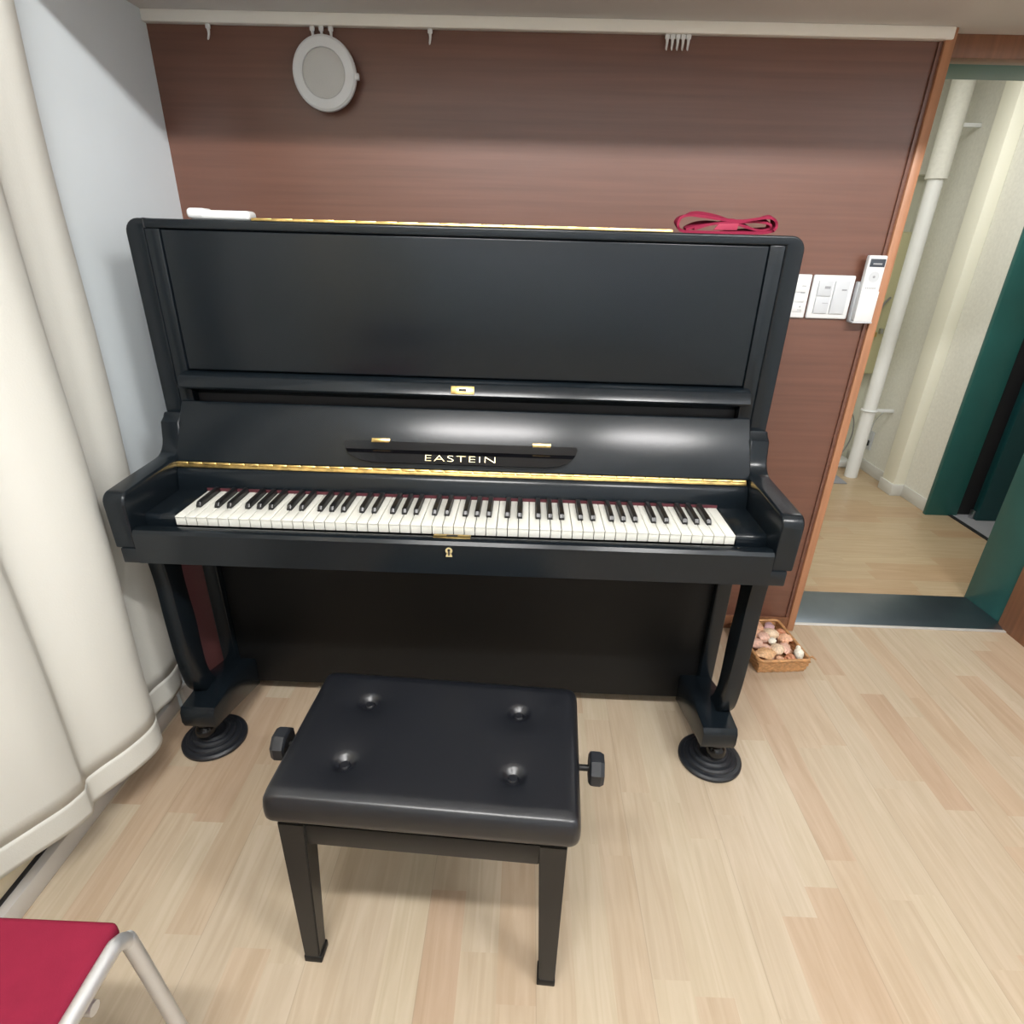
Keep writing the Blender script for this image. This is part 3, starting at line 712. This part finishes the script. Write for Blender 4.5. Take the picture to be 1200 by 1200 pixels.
def shell_bm(kind, r):
    b = new()
    if kind == 'scallop':                       # ribbed fan
        t = new(); n, mm = 36, 7; rows = [[t.verts.new((0, -r * .8, 0))]]
        for j in range(1, mm + 1):
            q = j / mm; row = []
            for i in range(n + 1):
                a = math.radians(-62 + 124 * i / n); rr = q * r * 1.75 * (1 + .03 * math.cos(i * 2 * PI / 4))
                dome = r * .55 * math.sin(min(1, q) * PI * .92) * math.cos(a * .9) + .05 * r * math.cos(i * 2 * PI / 4) * q
                row.append(t.verts.new((rr * math.sin(a), -r * .8 + rr * math.cos(a), dome)))
            rows.append(row)
        for i in range(n): t.faces.new((rows[0][0], rows[1][i + 1], rows[1][i]))
        for A, B in zip(rows[1:], rows[2:]):
            for i in range(n): t.faces.new((A[i], A[i + 1], B[i + 1], B[i]))
        bmesh.ops.recalc_face_normals(t, faces=list(t.faces))
        if sum(f.normal.z for f in t.faces) < 0: bmesh.ops.reverse_faces(t, faces=list(t.faces))
        res = bmesh.ops.solidify(t, geom=list(t.faces), thickness=.0015)
        join(b, t)
    elif kind == 'whelk':                       # spiral cone
        pts, rad = [], []
        for i in range(60):
            q = i / 59; a = q * 5.2 * PI; R_ = r * .55 * (1 - q) ** 1.1
            pts.append((R_ * math.cos(a), R_ * math.sin(a), r * 1.6 * q - r * .4)); rad.append(max(.0006, r * .52 * (1 - q) ** .9))
        tube(b, pts, rad, 10)
        bmesh.ops.rotate(b, cent=(0, 0, 0), matrix=Matrix.Rotation(PI / 2.3, 3, 'X'), verts=list(b.verts))
    elif kind == 'cone':                        # smooth pointed shell with knobbed tip
        lathe(b, [(0, -r * 1.1), (r * .35, -r * .95), (r * .62, -r * .4), (r * .7, .1 * r), (r * .5, r * .45), (r * .32, r * .6), (r * .36, r * .75), (r * .26, r * .95), (0, r * 1.1)], 18)
        bmesh.ops.rotate(b, cent=(0, 0, 0), matrix=Matrix.Rotation(PI / 2.6, 3, 'X'), verts=list(b.verts))
    else:                                       # cockle: domed, wrinkled
        bmesh.ops.create_icosphere(b, subdivisions=3, radius=r)
        for v in b.verts:
            a = math.atan2(v.co.y, v.co.x); v.co *= 1 + .06 * math.sin(a * 9) * (1 - abs(v.co.z) / r); v.co.z *= .72; v.co.x *= 1.15
            if kind == 'chunk': v.co = Vector((max(-.85 * r, min(.85 * r, v.co.x * 1.1)), max(-.8 * r, min(.8 * r, v.co.y * 1.1)), v.co.z))
    return b
shells = [ # x, y, z, kind, colour, radius, label
    (-.046, -.076, .050, 'scallop', 'tan', .030, 'large tan scallop shell at the front left of the basket'),
    (-.058, -.020, .058, 'chunk', 'pink', .024, 'square pink shell piece at the left side of the basket'),
    (.068, -.075, .055, 'cone', 'white', .024, 'white cone shell with knobbed tip in the front right basket corner'),
    (.026, -.092, .046, 'whelk', 'rust', .019, 'small rust spiral shell at the front of the basket'),
    (-.005, -.096, .043, 'cockle', 'peach', .015, 'small peach cockle beside the large tan scallop'),
    (.002, -.052, .055, 'cockle', 'cream', .024, 'round cream cockle near the middle front of the basket'),
    (.036, -.050, .054, 'scallop', 'pink', .022, 'ribbed pink fan shell left of the white cone shell'),
    (-.030, -.043, .052, 'cockle', 'pink', .019, 'pink cockle between the square shell and the cream cockle'),
    (.048, -.010, .058, 'whelk', 'peach', .026, 'peach spiral shell at the right edge of the basket'),
    (.002, -.014, .062, 'cockle', 'white', .013, 'small white round shell in the middle of the basket'),
    (-.022, .006, .062, 'chunk', 'pink', .022, 'long pink shell lump just left of the basket middle'),
    (.014, .024, .064, 'cockle', 'cream', .026, 'smooth cream dome shell in the middle of the basket'),
    (-.040, .034, .062, 'cockle', 'peach', .023, 'peach cockle left of the smooth cream dome shell'),
    (-.072, .032, .056, 'scallop', 'white', .024, 'white fan shell at the left edge of the basket by the piano leg'),
    (.052, .030, .057, 'whelk', 'rust', .020, 'rust spiral shell right of the smooth cream dome shell'),
    (.030, .064, .058, 'chunk', 'mauve', .021, 'mauve shell lump at the back right of the basket'),
    (-.010, .062, .058, 'cockle', 'peach', .020, 'peach cockle beside the mauve shell lump'),
    (-.046, .070, .055, 'cockle', 'cream', .020, 'cream cockle at the back left of the basket'),
    (-.005, .092, .054, 'scallop', 'peach', .024, 'orange peach fan shell against the back rim of the basket'),
    (.045, .090, .052, 'cone', 'mauve', .017, 'small mauve cone shell in the back right basket corner'),
    (-.060, .096, .050, 'whelk', 'tan', .018, 'tan spiral shell in the back left basket corner'),
]
ca, sa = math.cos(.10), math.sin(.10)
for i, (x, y, z, kind, c, r, lab) in enumerate(shells):
    o = obj('seashell', shell_bm(kind, r), sm[c], smooth=50)
    o.location = (1.035 + x * ca - y * sa, .565 + x * sa + y * ca, z)
    o.rotation_euler = (random.uniform(-.35, .35), random.uniform(-.35, .35), random.uniform(-1.5, 1.5))
    if i == 0: o.rotation_euler = (.35, 0, .3)
    if i == 2: o.rotation_euler = (-1.75, 0, .1)
    tag(o, lab, 'shell', 'shells in the basket')
# filler bed below the visible shells
b = new()
for k in range(60):
    bmesh.ops.create_icosphere(b, subdivisions=2, radius=random.uniform(.009, .015), matrix=Matrix.Translation((random.uniform(-.068, .068), random.uniform(-.095, .095), random.uniform(.020, .034))) @ Matrix.Diagonal((1.2, 1, .7, 1)))
o = obj('small_shells', b, sm['peach'], smooth=60); o.location = (1.035, .565, 0); o.rotation_euler = (0, 0, .10)
tag(o, 'bed of small peach shells filling the basket under the larger ones', 'shells'); o['kind'] = 'stuff'

# ------------------------------------------------------------------ lights
def area(name, loc, sx, sy, power, col=(1, .97, .92), rot=(0, 0, 0)):
    l = bpy.data.lights.new(name, 'AREA'); l.shape = 'RECTANGLE'; l.size = sx; l.size_y = sy; l.energy = power; l.color = col
    o = bpy.data.objects.new(name, l); C.objects.link(o); o.location = loc; o.rotation_euler = rot; return o
WH = (1, .985, .965)
area('ceiling_lamp_front', (-.05, -1.30, 2.48), 1.0, .14, 62, WH, (math.radians(40), 0, 0))
area('added_fill_right', (1.35, -1.30, 2.48), .8, .16, 50, WH, (math.radians(40), 0, 0))  # added fill from the right for the left wall, no known fixture
area('added_fill_rear', (.4, -2.5, 2.45), 2.4, .3, 75, WH, (math.radians(-62), 0, 0))  # added unseen fill, brightens the rear wall that laminate and lacquer reflect
area('corridor_lamp', (1.75, 1.45, 2.19), .9, .6, 17, (1, .99, .95))
wd = bpy.data.worlds.new('World'); bpy.context.scene.world = wd; wd.use_nodes = True
wd.node_tree.nodes['Background'].inputs[0].default_value = (.8, .88, 1, 1); wd.node_tree.nodes['Background'].inputs[1].default_value = .3

# ------------------------------------------------------------------ camera
cam = bpy.data.cameras.new('camera'); co = bpy.data.objects.new('camera', cam); C.objects.link(co)
R = Matrix(((0.99928858, -0.03480406, 0.01452605), (0.02781145, 0.41990798, -0.90714046), (0.02547256, 0.90689909, 0.4205772)))
co.matrix_world = Matrix.Translation((.1453, -1.1394, 1.2928)) @ R.to_4x4()
cam.sensor_width = 36; cam.sensor_fit = 'HORIZONTAL'; cam.lens = 683.91 / 1200 * 36; cam.shift_y = 4.0 / 1200; cam.clip_start = .02
bpy.context.scene.camera = co
sc = bpy.context.scene
sc.view_settings.view_transform = 'Standard'; sc.view_settings.look = 'None'; sc.view_settings.exposure = 0.0
sc.cycles.max_bounces = 8; sc.cycles.diffuse_bounces = 5
